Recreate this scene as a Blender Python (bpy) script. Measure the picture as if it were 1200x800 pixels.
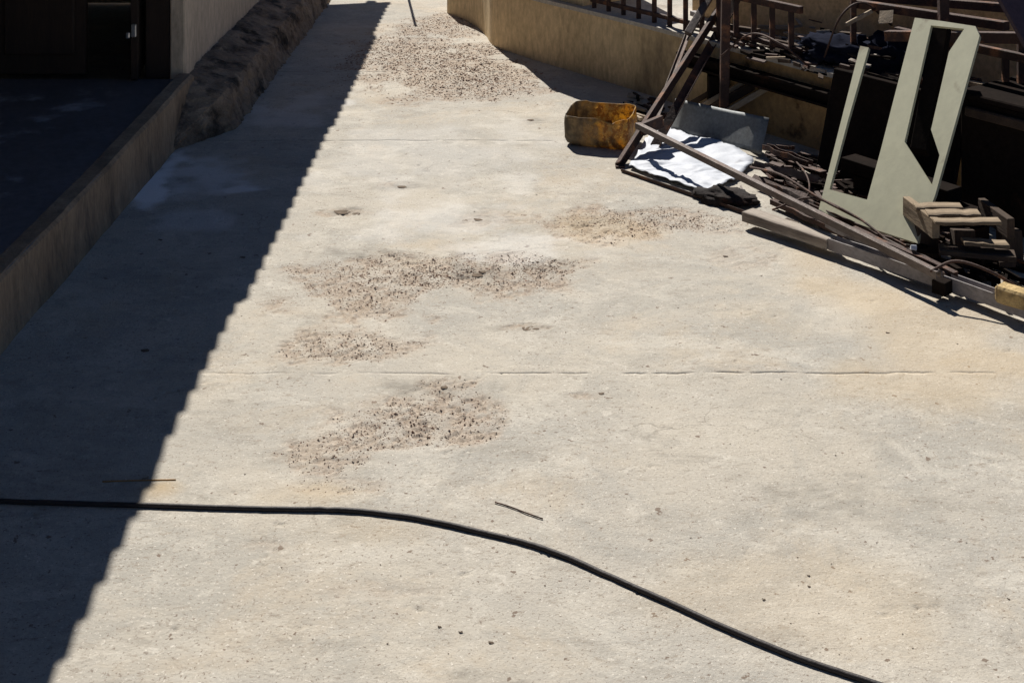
import bpy, bmesh, math, random
import numpy as np
from mathutils import Vector, Matrix, noise as mnoise
from mathutils.geometry import tessellate_polygon

for o in list(bpy.data.objects): bpy.data.objects.remove(o)
SC = bpy.context.scene
COL = SC.collection
rnd = random.Random(7)

# ------------------------------------------------------------------ camera, sky, sun, exposure
CAM_H = 1.5; FPX = 1600.0; CX = 610.0; CY = -300.0        # level phone camera, lower crop of a tall picture
cam = bpy.data.objects.new('camera', bpy.data.cameras.new('camera')); COL.objects.link(cam)
cam.location = (0, 0, CAM_H); cam.rotation_euler = (math.radians(90), 0, 0)
cam.data.sensor_width = 36.0; cam.data.lens = 36.0 * FPX / 1200.0
cam.data.shift_x = -(CX - 600) / 1200.0; cam.data.shift_y = -(400 - CY) / 1200.0
cam.data.clip_start = 0.05; cam.data.clip_end = 1000
SC.camera = cam

SUN_EL, SUN_AZ = math.radians(44), math.radians(15)       # sun ahead of the camera, a little to the left
world = bpy.data.worlds.new('World'); SC.world = world; world.use_nodes = True
wn = world.node_tree
sky = wn.nodes.new('ShaderNodeTexSky'); sky.sky_type = 'NISHITA'; sky.sun_disc = False
sky.sun_elevation = SUN_EL; sky.sun_rotation = -SUN_AZ
sky.altitude = 3000; sky.air_density = 0.8; sky.dust_density = 0.0; sky.ozone_density = 3.0
bg = wn.nodes['Background']; bg.inputs['Strength'].default_value = 0.05
wn.links.new(sky.outputs[0], bg.inputs['Color'])
sl = bpy.data.lights.new('sun', 'SUN'); sl.energy = 5.0; sl.angle = math.radians(0.4); sl.color = (1.0, 0.95, 0.87)
sun = bpy.data.objects.new('sun', sl); COL.objects.link(sun)
sdir = Vector((math.sin(SUN_AZ) * math.cos(SUN_EL), -math.cos(SUN_AZ) * math.cos(SUN_EL), -math.sin(SUN_EL)))
sun.rotation_euler = sdir.to_track_quat('-Z', 'Y').to_euler(); sun.location = (-3, 8, 9)
vs = SC.view_settings; vs.view_transform = 'Standard'; vs.look = 'None'; vs.gamma = 1.0; vs.exposure = 0.47
vs.use_curve_mapping = False

# ------------------------------------------------------------------ measuring helpers (picture size 1200 x 800 -> metres)
def G(px, py, z=0.0):
    d = FPX * (CAM_H - z) / (py - CY)
    return Vector(((px - CX) * d / FPX, d, z))
def PD(px, py, d):
    return Vector(((px - CX) * d / FPX, d, CAM_H - (py - CY) * d / FPX))

# ------------------------------------------------------------------ materials
MATS = {}
def mat(name, c1, c2, scale=6.0, rough=0.85, bump=0.2, bscale=60.0, c3=None, c3scale=2.0, c3lo=.55, c3hi=.7, metal=0.0,
        stretch=(1, 1, 1), fine=0.25, spec=0.3):
    if name in MATS: return MATS[name]
    m = bpy.data.materials.new(name); m.use_nodes = True; n = m.node_tree; b = n.nodes['Principled BSDF']
    tc = n.nodes.new('ShaderNodeTexCoord'); mp = n.nodes.new('ShaderNodeMapping'); mp.inputs['Scale'].default_value = stretch
    n.links.new(tc.outputs['Object'], mp.inputs['Vector'])
    def nz(s, det=6, ro=.6):
        t = n.nodes.new('ShaderNodeTexNoise'); t.inputs['Scale'].default_value = s; t.inputs['Detail'].default_value = det
        t.inputs['Roughness'].default_value = ro; n.links.new(mp.outputs[0], t.inputs['Vector']); return t
    def ramp(t, lo, hi):
        r = n.nodes.new('ShaderNodeMapRange'); r.inputs[1].default_value = lo; r.inputs[2].default_value = hi
        n.links.new(t.outputs['Fac'], r.inputs[0]); return r
    def mix(f, a, bb, bt='MIX'):
        x = n.nodes.new('ShaderNodeMix'); x.data_type = 'RGBA'; x.blend_type = bt
        for s, v in ((0, f), (6, a), (7, bb)):
            if hasattr(v, 'is_output'): n.links.new(v, x.inputs[s])
            elif s == 0: x.inputs[s].default_value = v
            else: x.inputs[s].default_value = (*v, 1)
        return x.outputs[2]
    col = mix(ramp(nz(scale), .35, .65).outputs[0], c1, c2)
    if c3: col = mix(ramp(nz(c3scale, 8, .65), c3lo, c3hi).outputs[0], col, c3)
    if fine:
        f = ramp(nz(scale * 14, 4, .7), .3, .7)
        f.inputs[3].default_value = 1 - fine; f.inputs[4].default_value = 1 + fine
        v = n.nodes.new('ShaderNodeCombineColor')
        for k in range(3): n.links.new(f.outputs[0], v.inputs[k])
        col = mix(1.0, col, v.outputs[0], 'MULTIPLY')
    n.links.new(col, b.inputs['Base Color'])
    b.inputs['Roughness'].default_value = rough; b.inputs['Metallic'].default_value = metal
    b.inputs['Specular IOR Level'].default_value = spec
    if bump:
        bp = n.nodes.new('ShaderNodeBump'); bp.inputs['Strength'].default_value = bump; bp.inputs['Distance'].default_value = .01
        n.links.new(nz(bscale, 6, .65).outputs['Fac'], bp.inputs['Height']); n.links.new(bp.outputs[0], b.inputs['Normal'])
    MATS[name] = m
    return m

def concrete_ground():
    m = bpy.data.materials.new('yard_concrete'); m.use_nodes = True; n = m.node_tree; b = n.nodes['Principled BSDF']
    L = n.links.new
    tc = n.nodes.new('ShaderNodeTexCoord')
    def mapping(sx, sy, sz, rz=0):
        mp = n.nodes.new('ShaderNodeMapping'); mp.inputs['Scale'].default_value = (sx, sy, sz); mp.inputs['Rotation'].default_value = (0, 0, rz)
        L(tc.outputs['Object'], mp.inputs['Vector']); return mp.outputs[0]
    flat = mapping(1, 1, 1); streak = mapping(.75, 1.0, 1, .7); scuff = mapping(.6, 1.25, 1, -.5)
    def nz(vec, s, det=8, ro=.62, dist=0):
        t = n.nodes.new('ShaderNodeTexNoise'); t.inputs['Scale'].default_value = s; t.inputs['Detail'].default_value = det
        t.inputs['Roughness'].default_value = ro; t.inputs['Distortion'].default_value = dist; L(vec, t.inputs['Vector']); return t.outputs['Fac']
    def rng(v, lo, hi, a=0., bb=1.):
        r = n.nodes.new('ShaderNodeMapRange'); L(v, r.inputs[0])
        for i, x in enumerate((lo, hi, a, bb)): r.inputs[1 + i].default_value = x
        return r.outputs[0]
    def mul(a, bb):
        r = n.nodes.new('ShaderNodeMath'); r.operation = 'MULTIPLY'; L(a, r.inputs[0])
        if hasattr(bb, 'is_output'): L(bb, r.inputs[1])
        else: r.inputs[1].default_value = bb
        return r.outputs[0]
    def mix(f, a, bb):
        x = n.nodes.new('ShaderNodeMix'); x.data_type = 'RGBA'
        for s, v in ((0, f), (6, a), (7, bb)):
            if hasattr(v, 'is_output'): L(v, x.inputs[s])
            elif s == 0: x.inputs[s].default_value = v
            else: x.inputs[s].default_value = (*v, 1)
        return x.outputs[2]
    col = mix(rng(nz(flat, 1.3), .42, .58), (.455, .415, .35), (.395, .37, .325))
    col = mix(mul(rng(nz(streak, 2.2, 12, .72, .8), .47, .57), .70), col, (.345, .328, .292))         # grey worn areas
    col = mix(mul(rng(nz(flat, 1.7, 10, .72, .4), .53, .63), .55), col, (.465, .39, .295))             # warm dust
    col = mix(mul(rng(nz(streak, 5.5, 12, .78, .5), .50, .60), .60), col, (.53, .495, .43))            # pale laitance
    col = mix(mul(rng(nz(scuff, 8, 12, .80, .3), .54, .62), .60), col, (.30, .275, .235))              # scuffs
    patchy = rng(nz(flat, 2.6, 5, .65), .40, .60, .35, 1.)
    col = mix(mul(rng(nz(scuff, 42, 6, .80), .56, .61), mul(patchy, .62)), col, (.25, .205, .16))     # small dark flecks
    col = mix(mul(rng(nz(flat, 85, 4, .75), .60, .64), mul(patchy, .75)), col, (.17, .13, .10))
    col = mix(mul(rng(nz(flat, 170, 4, .78), .58, .63), .65), col, (.18, .14, .11))
    col = mix(mul(rng(nz(flat, 120, 4, .78), .60, .65), .75), col, (.68, .64, .57))
    col = mix(mul(rng(nz(streak, 24, 6, .75), .60, .66), .55), col, (.60, .56, .49))                   # chalky scuffs
    col = mix(mul(rng(nz(flat, 32, 3, .6), .675, .70), .85), col, (.16, .115, .085))
    vo = n.nodes.new('ShaderNodeTexVoronoi'); vo.feature = 'DISTANCE_TO_EDGE'; vo.inputs['Scale'].default_value = 1.15
    wv = n.nodes.new('ShaderNodeTexNoise'); wv.inputs['Scale'].default_value = 4; wv.inputs['Detail'].default_value = 8; L(flat, wv.inputs['Vector'])
    av = n.nodes.new('ShaderNodeVectorMath'); av.operation = 'MULTIPLY_ADD'; L(wv.outputs['Color'], av.inputs[0]); av.inputs[1].default_value = (.5, .5, 0); L(flat, av.inputs[2]); L(av.outputs[0], vo.inputs['Vector'])
    crk = mul(rng(vo.outputs['Distance'], .0, .004, 1., 0.), rng(nz(flat, 1.9, 4, .6), .52, .60))
    col = mix(mul(crk, .55), col, (.17, .15, .125))                                                    # hairline shrinkage cracks
    # named stains and painted rim shadow: built per vertex with shapes of their own
    def att(nm):
        a = n.nodes.new('ShaderNodeAttribute'); a.attribute_name = nm; return a.outputs['Fac']
    sp = att('spall')
    agg = mix(rng(nz(flat, 120, 5, .7), .35, .66), (.25, .178, .125), (.46, .385, .31))
    agg = mix(mul(rng(nz(flat, 60, 4, .7), .6, .68), .8), agg, (.10, .068, .05))
    col = mix(mul(sp, .74), col, agg)
    col = mix(mul(att('grime_shade'), .75), col, (.19, .175, .15))
    col = mix(att('powder'), col, (.80, .80, .80))
    col = mix(mul(att('ochre'), .7), col, (.50, .36, .19))
    L(col, b.inputs['Base Color']); b.inputs['Roughness'].default_value = .92; b.inputs['Specular IOR Level'].default_value = .25
    bp = n.nodes.new('ShaderNodeBump'); bp.inputs['Strength'].default_value = .6; bp.inputs['Distance'].default_value = .004
    L(nz(flat, 150, 8, .7), bp.inputs['Height']); L(bp.outputs[0], b.inputs['Normal'])
    return m

M_GROUND = concrete_ground()
M_PLASTER = mat('tan_plaster', (.62, .48, .29), (.52, .40, .235), 3, .9, .25, 90, (.13, .10, .07), 2.2, .56, .72, stretch=(1, 1, .45))
M_PLASTER_L = mat('grey_tan_plaster', (.56, .45, .335), (.45, .36, .265), 3, .9, .25, 90, (.15, .12, .10), 3, .56, .72, stretch=(1, 1, .35))
M_OCHRE = mat('ochre_plaster', (.44, .29, .14), (.34, .22, .105), 3, .9, .25, 90, (.10, .06, .03), 7, .54, .64)
M_RISER = mat('stained_step_concrete', (.34, .25, .165), (.22, .155, .10), 5, .92, .4, 80, (.07, .055, .045), 4, .52, .72, stretch=(1, 1, .35))
M_CEMENT = mat('dark_polished_cement', (.15, .155, .175), (.11, .115, .13), 2.5, .42, .1, 60, (.42, .44, .48), 3.3, .58, .70)  # pale bluish blotches paint sky reflections on the polished floor
M_PLINTH = mat('crumbling_plinth', (.34, .26, .185), (.17, .125, .09), 9, .95, .9, 30, (.05, .040, .032), 7, .5, .62)
M_DOOR = mat('dark_brown_door_wood', (.040, .024, .016), (.028, .017, .012), 4, .6, .1, 40, stretch=(4, 4, .4))
M_LEDGE = mat('ledge_concrete', (.46, .43, .38), (.38, .35, .31), 5, .9, .3, 90, (.24, .2, .16), 5, .56, .7)
M_RUST = mat('rusty_steel', (.070, .034, .024), (.042, .023, .019), 9, .75, .4, 90, (.20, .085, .04), 14, .54, .68, spec=.4)
M_RUSTG = mat('worn_grey_steel', (.16, .135, .125), (.09, .07, .062), 9, .55, .25, 90, (.09, .045, .03), 7, .52, .66, metal=.35, stretch=(.5, 1, 1))
M_RAIL = mat('grey_painted_rail', (.33, .305, .305), (.23, .21, .21), 7, .6, .2, 70, (.13, .10, .09), 6, .55, .7, stretch=(.6, 1, 1))
M_PALLET = mat('pallet_wood', (.31, .24, .165), (.20, .15, .10), 9, .9, .4, 60, (.08, .058, .04), 6, .54, .68, stretch=(.25, 2.2, 2.2))
M_GREYWOOD = mat('grey_weathered_wood', (.38, .335, .285), (.29, .25, .215), 9, .9, .35, 60, (.12, .095, .08), 5, .52, .66, stretch=(.25, 2.2, 2.2))
M_GALV = mat('galvanised_sheet', (.21, .225, .23), (.16, .17, .175), 5, .6, .1, 40, (.12, .12, .115), 3, .55, .7, metal=.3)
M_ROOF = mat('weathered_roof_sheet', (.24, .22, .20), (.16, .13, .11), 3, .6, .1, 40, metal=.3)
M_WHITE = mat('white_sheet', (.56, .585, .64), (.47, .50, .56), 6, .6, .1, 30, (.50, .50, .52), 9, .64, .75, fine=.06)
M_CREAM = mat('faded_green_cream_paint', (.55, .54, .385), (.47, .46, .33), 2.2, .6, .05, 30, (.20, .15, .095), 6, .60, .74, fine=.07, stretch=(1, 1, .4))
M_TIMBER = mat('weathered_timber', (.42, .345, .26), (.30, .235, .17), 9, .9, .35, 60, (.13, .095, .065), 6, .56, .7, stretch=(.25, 2.2, 2.2))
M_TIMBERD = mat('dark_old_timber', (.075, .050, .035), (.045, .031, .023), 9, .9, .35, 60, (.15, .11, .075), 7, .6, .74, stretch=(.25, 2.2, 2.2))
M_BLACK = mat('black_rubber', (.024, .019, .019), (.034, .027, .027), 20, .62, .2, 120, fine=.15, spec=.35)
M_RAG = mat('black_rag_cloth', (.017, .014, .014), (.026, .018, .016), 12, .95, .5, 90, (.06, .022, .016), 9, .58, .7)
M_TARP = mat('dark_blue_tarpaulin', (.008, .010, .020), (.013, .015, .027), 7, .95, .2, 30, spec=.03)
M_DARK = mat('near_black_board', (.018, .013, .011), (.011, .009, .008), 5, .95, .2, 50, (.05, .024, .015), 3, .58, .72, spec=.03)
M_OCHRE_LIT = mat('lit_ochre_plaster', (.64, .46, .26), (.54, .38, .21), 3, .9, .25, 90, (.2, .13, .07), 4, .6, .7)  # ochre plaster coloured lighter to carry bounce light on the terrace wall
M_FOAM = mat('ochre_sponge', (.56, .41, .20), (.42, .30, .14), 16, .95, .7, 70, (.14, .10, .06), 14, .55, .68)
M_METAL = mat('bright_bolt_steel', (.55, .55, .55), (.42, .42, .42), 9, .35, 0, 10, metal=.8)
M_PURPLE = mat('dull_purple_board', (.060, .040, .055), (.045, .030, .042), 5, .7, .1, 40)
M_LEAF = mat('dry_leaf', (.15, .11, .075), (.09, .065, .045), 40, .9, 0, 60)
M_CRACK = mat('orange_brown_crack', (.42, .24, .09), (.30, .16, .06), 30, .9, .1, 60)

def jerry_mat():
    m = bpy.data.materials.new('dirty_yellow_plastic'); m.use_nodes = True; n = m.node_tree; b = n.nodes['Principled BSDF']; L = n.links.new
    tc = n.nodes.new('ShaderNodeTexCoord')
    def nz(s, d=6, r=.65):
        t = n.nodes.new('ShaderNodeTexNoise'); t.inputs['Scale'].default_value = s; t.inputs['Detail'].default_value = d; t.inputs['Roughness'].default_value = r
        L(tc.outputs['Object'], t.inputs['Vector']); return t.outputs['Fac']
    def rng(v, lo, hi):
        r = n.nodes.new('ShaderNodeMapRange'); r.inputs[1].default_value = lo; r.inputs[2].default_value = hi; L(v, r.inputs[0]); return r.outputs[0]
    def mix(f, a, bb):
        x = n.nodes.new('ShaderNodeMix'); x.data_type = 'RGBA'; L(f, x.inputs[0])
        for s, v in ((6, a), (7, bb)):
            if hasattr(v, 'is_output'): L(v, x.inputs[s])
            else: x.inputs[s].default_value = (*v, 1)
        return x.outputs[2]
    c = mix(rng(nz(22), .38, .62), (.80, .52, .10), (.66, .36, .06))
    c = mix(rng(nz(13), .40, .60), c, (.36, .27, .13))
    c = mix(rng(nz(48, 5, .7), .48, .56), c, (.30, .16, .055))
    c = mix(rng(nz(75, 5, .7), .60, .66), c, (.90, .66, .25))
    dirt = rng(nz(60, 7, .78), .56, .68)
    c = mix(dirt, c, (.10, .065, .04))
    mud = mix(rng(nz(34), .42, .60), (.30, .225, .13), (.15, .115, .075))
    sx = n.nodes.new('ShaderNodeSeparateXYZ'); L(tc.outputs['Object'], sx.inputs[0])
    ad = n.nodes.new('ShaderNodeMath'); ad.operation = 'MULTIPLY_ADD'; L(nz(20), ad.inputs[0]); ad.inputs[1].default_value = .22; L(sx.outputs[0], ad.inputs[2])
    c = mix(rng(ad.outputs[0], .115, .055), c, mud)          # dried mud on one half; the brighter other half paints its sunlit glow
    L(c, b.inputs['Base Color']); b.inputs['Roughness'].default_value = .55
    tr = n.nodes.new('ShaderNodeBsdfTranslucent'); L(c, tr.inputs['Color'])
    mx = n.nodes.new('ShaderNodeMixShader'); mx.inputs[0].default_value = .5
    L(b.outputs[0], mx.inputs[1]); L(tr.outputs[0], mx.inputs[2]); L(mx.outputs[0], n.nodes['Material Output'].inputs['Surface'])
    return m
M_JERRY = jerry_mat()

def chip_mat():
    m = bpy.data.materials.new('stone_and_rust_chips'); m.use_nodes = True; n = m.node_tree; b = n.nodes['Principled BSDF']
    a = n.nodes.new('ShaderNodeAttribute'); a.attribute_name = 'chip_colour'
    n.links.new(a.outputs['Color'], b.inputs['Base Color']); b.inputs['Roughness'].default_value = .9
    return m
M_CHIP = chip_mat()

# ------------------------------------------------------------------ object helpers
def tag(o, label=None, cat=None, group=None, kind=None):
    for k, v in (('label', label), ('category', cat), ('group', group), ('kind', kind)):
        if v: o[k] = v
    return o
def empty(name, loc, label, cat, group=None):
    o = bpy.data.objects.new(name, None); COL.objects.link(o); o.location = loc; o.empty_display_size = .05
    return tag(o, label, cat, group)
def wloc(o):
    v = Vector((0, 0, 0))
    while o is not None: v = v + o.location; o = o.parent
    return v
def link(name, me, m, parent=None, M=None, smooth=False):
    o = bpy.data.objects.new(name, me); COL.objects.link(o)
    if m and not me.materials: me.materials.append(m)
    if smooth: me.polygons.foreach_set('use_smooth', [True] * len(me.polygons))
    if M is None: M = Matrix.Identity(4)
    if parent is not None:
        o.parent = parent; M = Matrix.Translation(-wloc(parent)) @ M
    o.matrix_basis = M
    return o
def mesh(name, verts, faces, m, parent=None, smooth=False, bevel=0.0, origin=None):
    """world-space vertices; the object's origin goes to the thing's base"""
    verts = [Vector(v) for v in verts]
    if origin is None:
        if parent is not None: origin = wloc(parent)
        else:
            c = sum(verts, Vector()) / len(verts); origin = Vector((c.x, c.y, min(v.z for v in verts)))
    me = bpy.data.meshes.new(name); bm = bmesh.new()
    vv = [bm.verts.new(v - origin) for v in verts]
    for f in faces: bm.faces.new([vv[i] for i in f])
    bmesh.ops.recalc_face_normals(bm, faces=bm.faces)
    if bevel: bmesh.ops.bevel(bm, geom=list(bm.edges), offset=bevel, segments=1, affect='EDGES', profile=.5)
    bm.to_mesh(me); bm.free()
    return link(name, me, m, parent, Matrix.Translation(origin), smooth)
BOXF = [(0, 1, 2, 3), (7, 6, 5, 4), (0, 4, 5, 1), (1, 5, 6, 2), (2, 6, 7, 3), (3, 7, 4, 0)]
def prism(name, poly, z0, z1, m, parent=None, bevel=0.0):
    n = len(poly); v = [(p[0], p[1], z0) for p in poly] + [(p[0], p[1], z1) for p in poly]
    f = [tuple(range(n)), tuple(range(2 * n - 1, n - 1, -1))] + [(i, (i + 1) % n, n + (i + 1) % n, n + i) for i in range(n)]
    return mesh(name, v, f, m, parent, bevel=bevel)
def box(name, x0, x1, y0, y1, z0, z1, m, parent=None, bevel=0.0):
    return prism(name, [(x0, y0), (x1, y0), (x1, y1), (x0, y1)], z0, z1, m, parent, bevel)

def frame_of(p0, p1, roll=0.0):
    p0, p1 = Vector(p0), Vector(p1); x = (p1 - p0).normalized()
    up = Vector((0, 0, 1)) if abs(x.z) < .95 else Vector((0, 1, 0))
    y = up.cross(x).normalized(); z = x.cross(y)
    R = Matrix((x, y, z)).transposed().to_4x4() @ Matrix.Rotation(roll, 4, 'X')
    return Matrix.Translation(p0) @ R, (p1 - p0).length
PROF = {
    'box': lambda w, h: [(-w/2, -h/2), (w/2, -h/2), (w/2, h/2), (-w/2, h/2)],
    'L': lambda w, h: [(-w/2, -h/2), (w/2, -h/2), (w/2, -h/2 + .15*h), (-w/2 + .12*w, -h/2 + .15*h), (-w/2 + .12*w, h/2), (-w/2, h/2)],
    'U': lambda w, h: [(-w/2, -h/2), (w/2, -h/2), (w/2, h/2), (w/2 - .1*w, h/2), (w/2 - .1*w, -h/2 + .14*h), (-w/2 + .1*w, -h/2 + .14*h), (-w/2 + .1*w, h/2), (-w/2, h/2)],
    'I': lambda w, h: [(-w/2, -h/2), (w/2, -h/2), (w/2, -h/2 + .16*h), (.08*w, -h/2 + .16*h), (.08*w, h/2 - .16*h), (w/2, h/2 - .16*h), (w/2, h/2), (-w/2, h/2),
                       (-w/2, h/2 - .16*h), (-.08*w, h/2 - .16*h), (-.08*w, -h/2 + .16*h), (-w/2, -h/2 + .16*h)],
    'round': lambda w, h: [(w/2 * math.cos(a * math.pi/5), h/2 * math.sin(a * math.pi/5)) for a in range(10)],
}
def bar(name, p0, p1, w, h, m, parent=None, prof='box', roll=0.0, bev=.0015, wob=0.0, segs=1, seed=0):
    """a straight piece lying along its own X axis so that grain follows its length"""
    M, ln = frame_of(p0, p1, roll); pr = PROF[prof](w, h); n = len(pr); r = random.Random(seed + int(ln * 1e4))
    if wob and segs == 1: segs = 7
    v = []
    for s in range(segs + 1):
        oy, oz = (r.uniform(-wob, wob), r.uniform(-wob, wob)) if 0 < s < segs else (0, 0)
        v += [(ln * s / segs, a + oy, b + oz) for a, b in pr]
    f = [tuple(range(n - 1, -1, -1)), tuple(range(segs * n, segs * n + n))]
    for s in range(segs):
        f += [(s*n + i, s*n + (i + 1) % n, (s + 1)*n + (i + 1) % n, (s + 1)*n + i) for i in range(n)]
    me = bpy.data.meshes.new(name); bm = bmesh.new(); vv = [bm.verts.new(q) for q in v]
    for q in f: bm.faces.new([vv[i] for i in q])
    bmesh.ops.recalc_face_normals(bm, faces=bm.faces)
    if bev and prof == 'box': bmesh.ops.bevel(bm, geom=[e for e in bm.edges if e.calc_face_angle(0) > .6], offset=bev, segments=1, affect='EDGES')
    bm.to_mesh(me); bm.free()
    return link(name, me, m, parent, M, prof == 'round')

def tube(name, pts, rad, m, parent=None, n=10):
    pts = [Vector(p) for p in pts]; v, f = [], []
    for i, p in enumerate(pts):
        t = (pts[min(i + 1, len(pts) - 1)] - pts[max(i - 1, 0)]).normalized()
        s = t.cross(Vector((0, 0, 1))).normalized(); u = s.cross(t)
        for k in range(n):
            a = 2 * math.pi * k / n; v.append(p + (s * math.cos(a) + u * math.sin(a)) * rad)
    for i in range(len(pts) - 1):
        f += [(i*n + k, i*n + (k + 1) % n, (i + 1)*n + (k + 1) % n, (i + 1)*n + k) for k in range(n)]
    f += [tuple(range(n)), tuple(range(len(v) - n, len(v)))]
    return mesh(name, v, f, m, parent, True)
def spline(pts, k=12):
    pts = [Vector(p) for p in pts]; P = [2 * pts[0] - pts[1]] + pts + [2 * pts[-1] - pts[-2]]; out = []
    for i in range(1, len(P) - 2):
        a, b, c, d = P[i - 1:i + 3]
        for j in range(k):
            t = j / k
            out.append(.5 * ((2*b) + (c - a)*t + (2*a - 5*b + 4*c - d)*t*t + (3*b - a - 3*c + d)*t**3))
    return out + [pts[-1]]

# ------------------------------------------------------------------ ground: one far sheet, four cast slabs with relief
def vnoise(x, y, s, seed):
    r = np.random.RandomState(seed); T = r.rand(256, 256).astype(np.float32)
    x = x * s + 1000; y = y * s + 1000
    xi = np.floor(x).astype(int); yi = np.floor(y).astype(int); fx = x - xi; fy = y - yi
    fx = fx*fx*(3 - 2*fx); fy = fy*fy*(3 - 2*fy)
    a = T[xi % 256, yi % 256]; b = T[(xi + 1) % 256, yi % 256]; c = T[xi % 256, (yi + 1) % 256]; d = T[(xi + 1) % 256, (yi + 1) % 256]
    return (a*(1 - fx) + b*fx)*(1 - fy) + (c*(1 - fx) + d*fx)*fy
def fbm(x, y, s, seed, o=4):
    return sum(vnoise(x, y, s * 2**k, seed + k) * .5**k for k in range(o)) / sum(.5**k for k in range(o))
def smooth(a, lo, hi):
    t = np.clip((a - lo) / (hi - lo), 0, 1); return t*t*(3 - 2*t)
def spots(x, y, lst, seed, rag=.55, soft=.25, s=9):
    """ragged patches; each (px, py, rx, ry, weight) measured in the picture and laid out in metres"""
    out = np.zeros_like(x); nn = (fbm(x, y, s, seed, 5) - .5) * 2
    for px, py, rx, ry, w in lst:
        c = G(px, py); wx = rx * c.y / FPX; wy = ry * c.y**2 / (FPX * CAM_H)
        d = np.sqrt(((x - c.x) / wx)**2 + ((y - c.y) / wy)**2)
        out = np.maximum(out, w * smooth(1.0 - d + nn * rag * 1.6, -soft, soft))
    return out
SPALL = [(440, 328, 105, 34, 1), (560, 322, 95, 24, 1), (640, 311, 45, 13, .9), (415, 405, 75, 19, .85), (515, 484, 80, 36, 1), (440, 510, 80, 28, .9),
         (390, 532, 65, 26, .8), (400, 570, 60, 12, .5), (720, 262, 75, 19, .95), (790, 254, 60, 15, .85), (840, 262, 40, 12, .5), (505, 80, 105, 30, 1), (570, 96, 75, 24, .9),
         (470, 55, 60, 20, .8), (520, 30, 55, 14, .9), (560, 60, 40, 12, .7), (407, 250, 28, 5, .8), (565, 256, 42, 11, .55), (618, 383, 30, 4, .9),
         (470, 217, 26, 5, .7), (690, 462, 20, 4, .6), (300, 640, 26, 8, .3), (880, 300, 40, 16, .4), (450, 690, 60, 14, .3)]
GRIME_SHADE = [(560, 320, 20, 7, 1), (640, 308, 30, 6, .5), (970, 590, 75, 38, .45), (1030, 610, 60, 30, .3), (405, 249, 22, 4, .9), (562, 257, 26, 6, .6), (618, 384, 22, 3, .9), (500, 455, 60, 6, .7),  # dirt patches, plus thin strips painting the rim shadow atop worn patches
         (430, 298, 70, 5, .7), (470, 218, 22, 4, .8), (545, 790, 20, 8, .5), (690, 262, 26, 8, .5), (980, 500, 70, 20, .22), (620, 140, 14, 4, .8), (905, 470, 60, 14, .2),
         (120, 480, 120, 40, .35), (60, 570, 120, 20, .5), (200, 330, 60, 30, .3)]
POWDER = [(182, 212, 22, 26, 1), (200, 190, 20, 14, .9), (225, 205, 70, 18, .5), (300, 222, 34, 4, .7), (240, 260, 40, 14, .3), (345, 130, 40, 18, .25), (500, 255, 90, 26, .18), (620, 285, 60, 18, .22), (500, 180, 120, 40, .12)]
OCHRE = [(190, 570, 26, 12, .8), (1100, 400, 130, 60, .42), (1010, 350, 60, 24, .5), (1180, 420, 60, 30, .5), (960, 300, 40, 18, .4), (380, 575, 60, 14, .45), (700, 270, 50, 14, .35), (430, 620, 90, 20, .25), (900, 690, 160, 50, .2)]
def relief(x, y):
    sp = spots(x, y, SPALL, 11); tex = fbm(x, y, 70, 31, 3); big = fbm(x, y, 1.7, 41, 3)
    sp = sp * (.35 + .65 * smooth(fbm(x, y, 34, 51, 3), .36, .56))
    z = (big - .5) * .004 + (fbm(x, y, 14, 61, 3) - .5) * .0016 + (tex - .5) * .0012
    z = z - sp * .0028 + sp * (vnoise(x, y, 165, 71) - .5) * .0095 + sp * (vnoise(x, y, 90, 72) - .5) * .0035
    pits = smooth(vnoise(x, y, 130, 81) * vnoise(x, y, 19, 82), .74, .84)
    return z - pits * .004, sp
def zat(x, y):
    return float(relief(np.array([x]), np.array([y]))[0][0])

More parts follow.
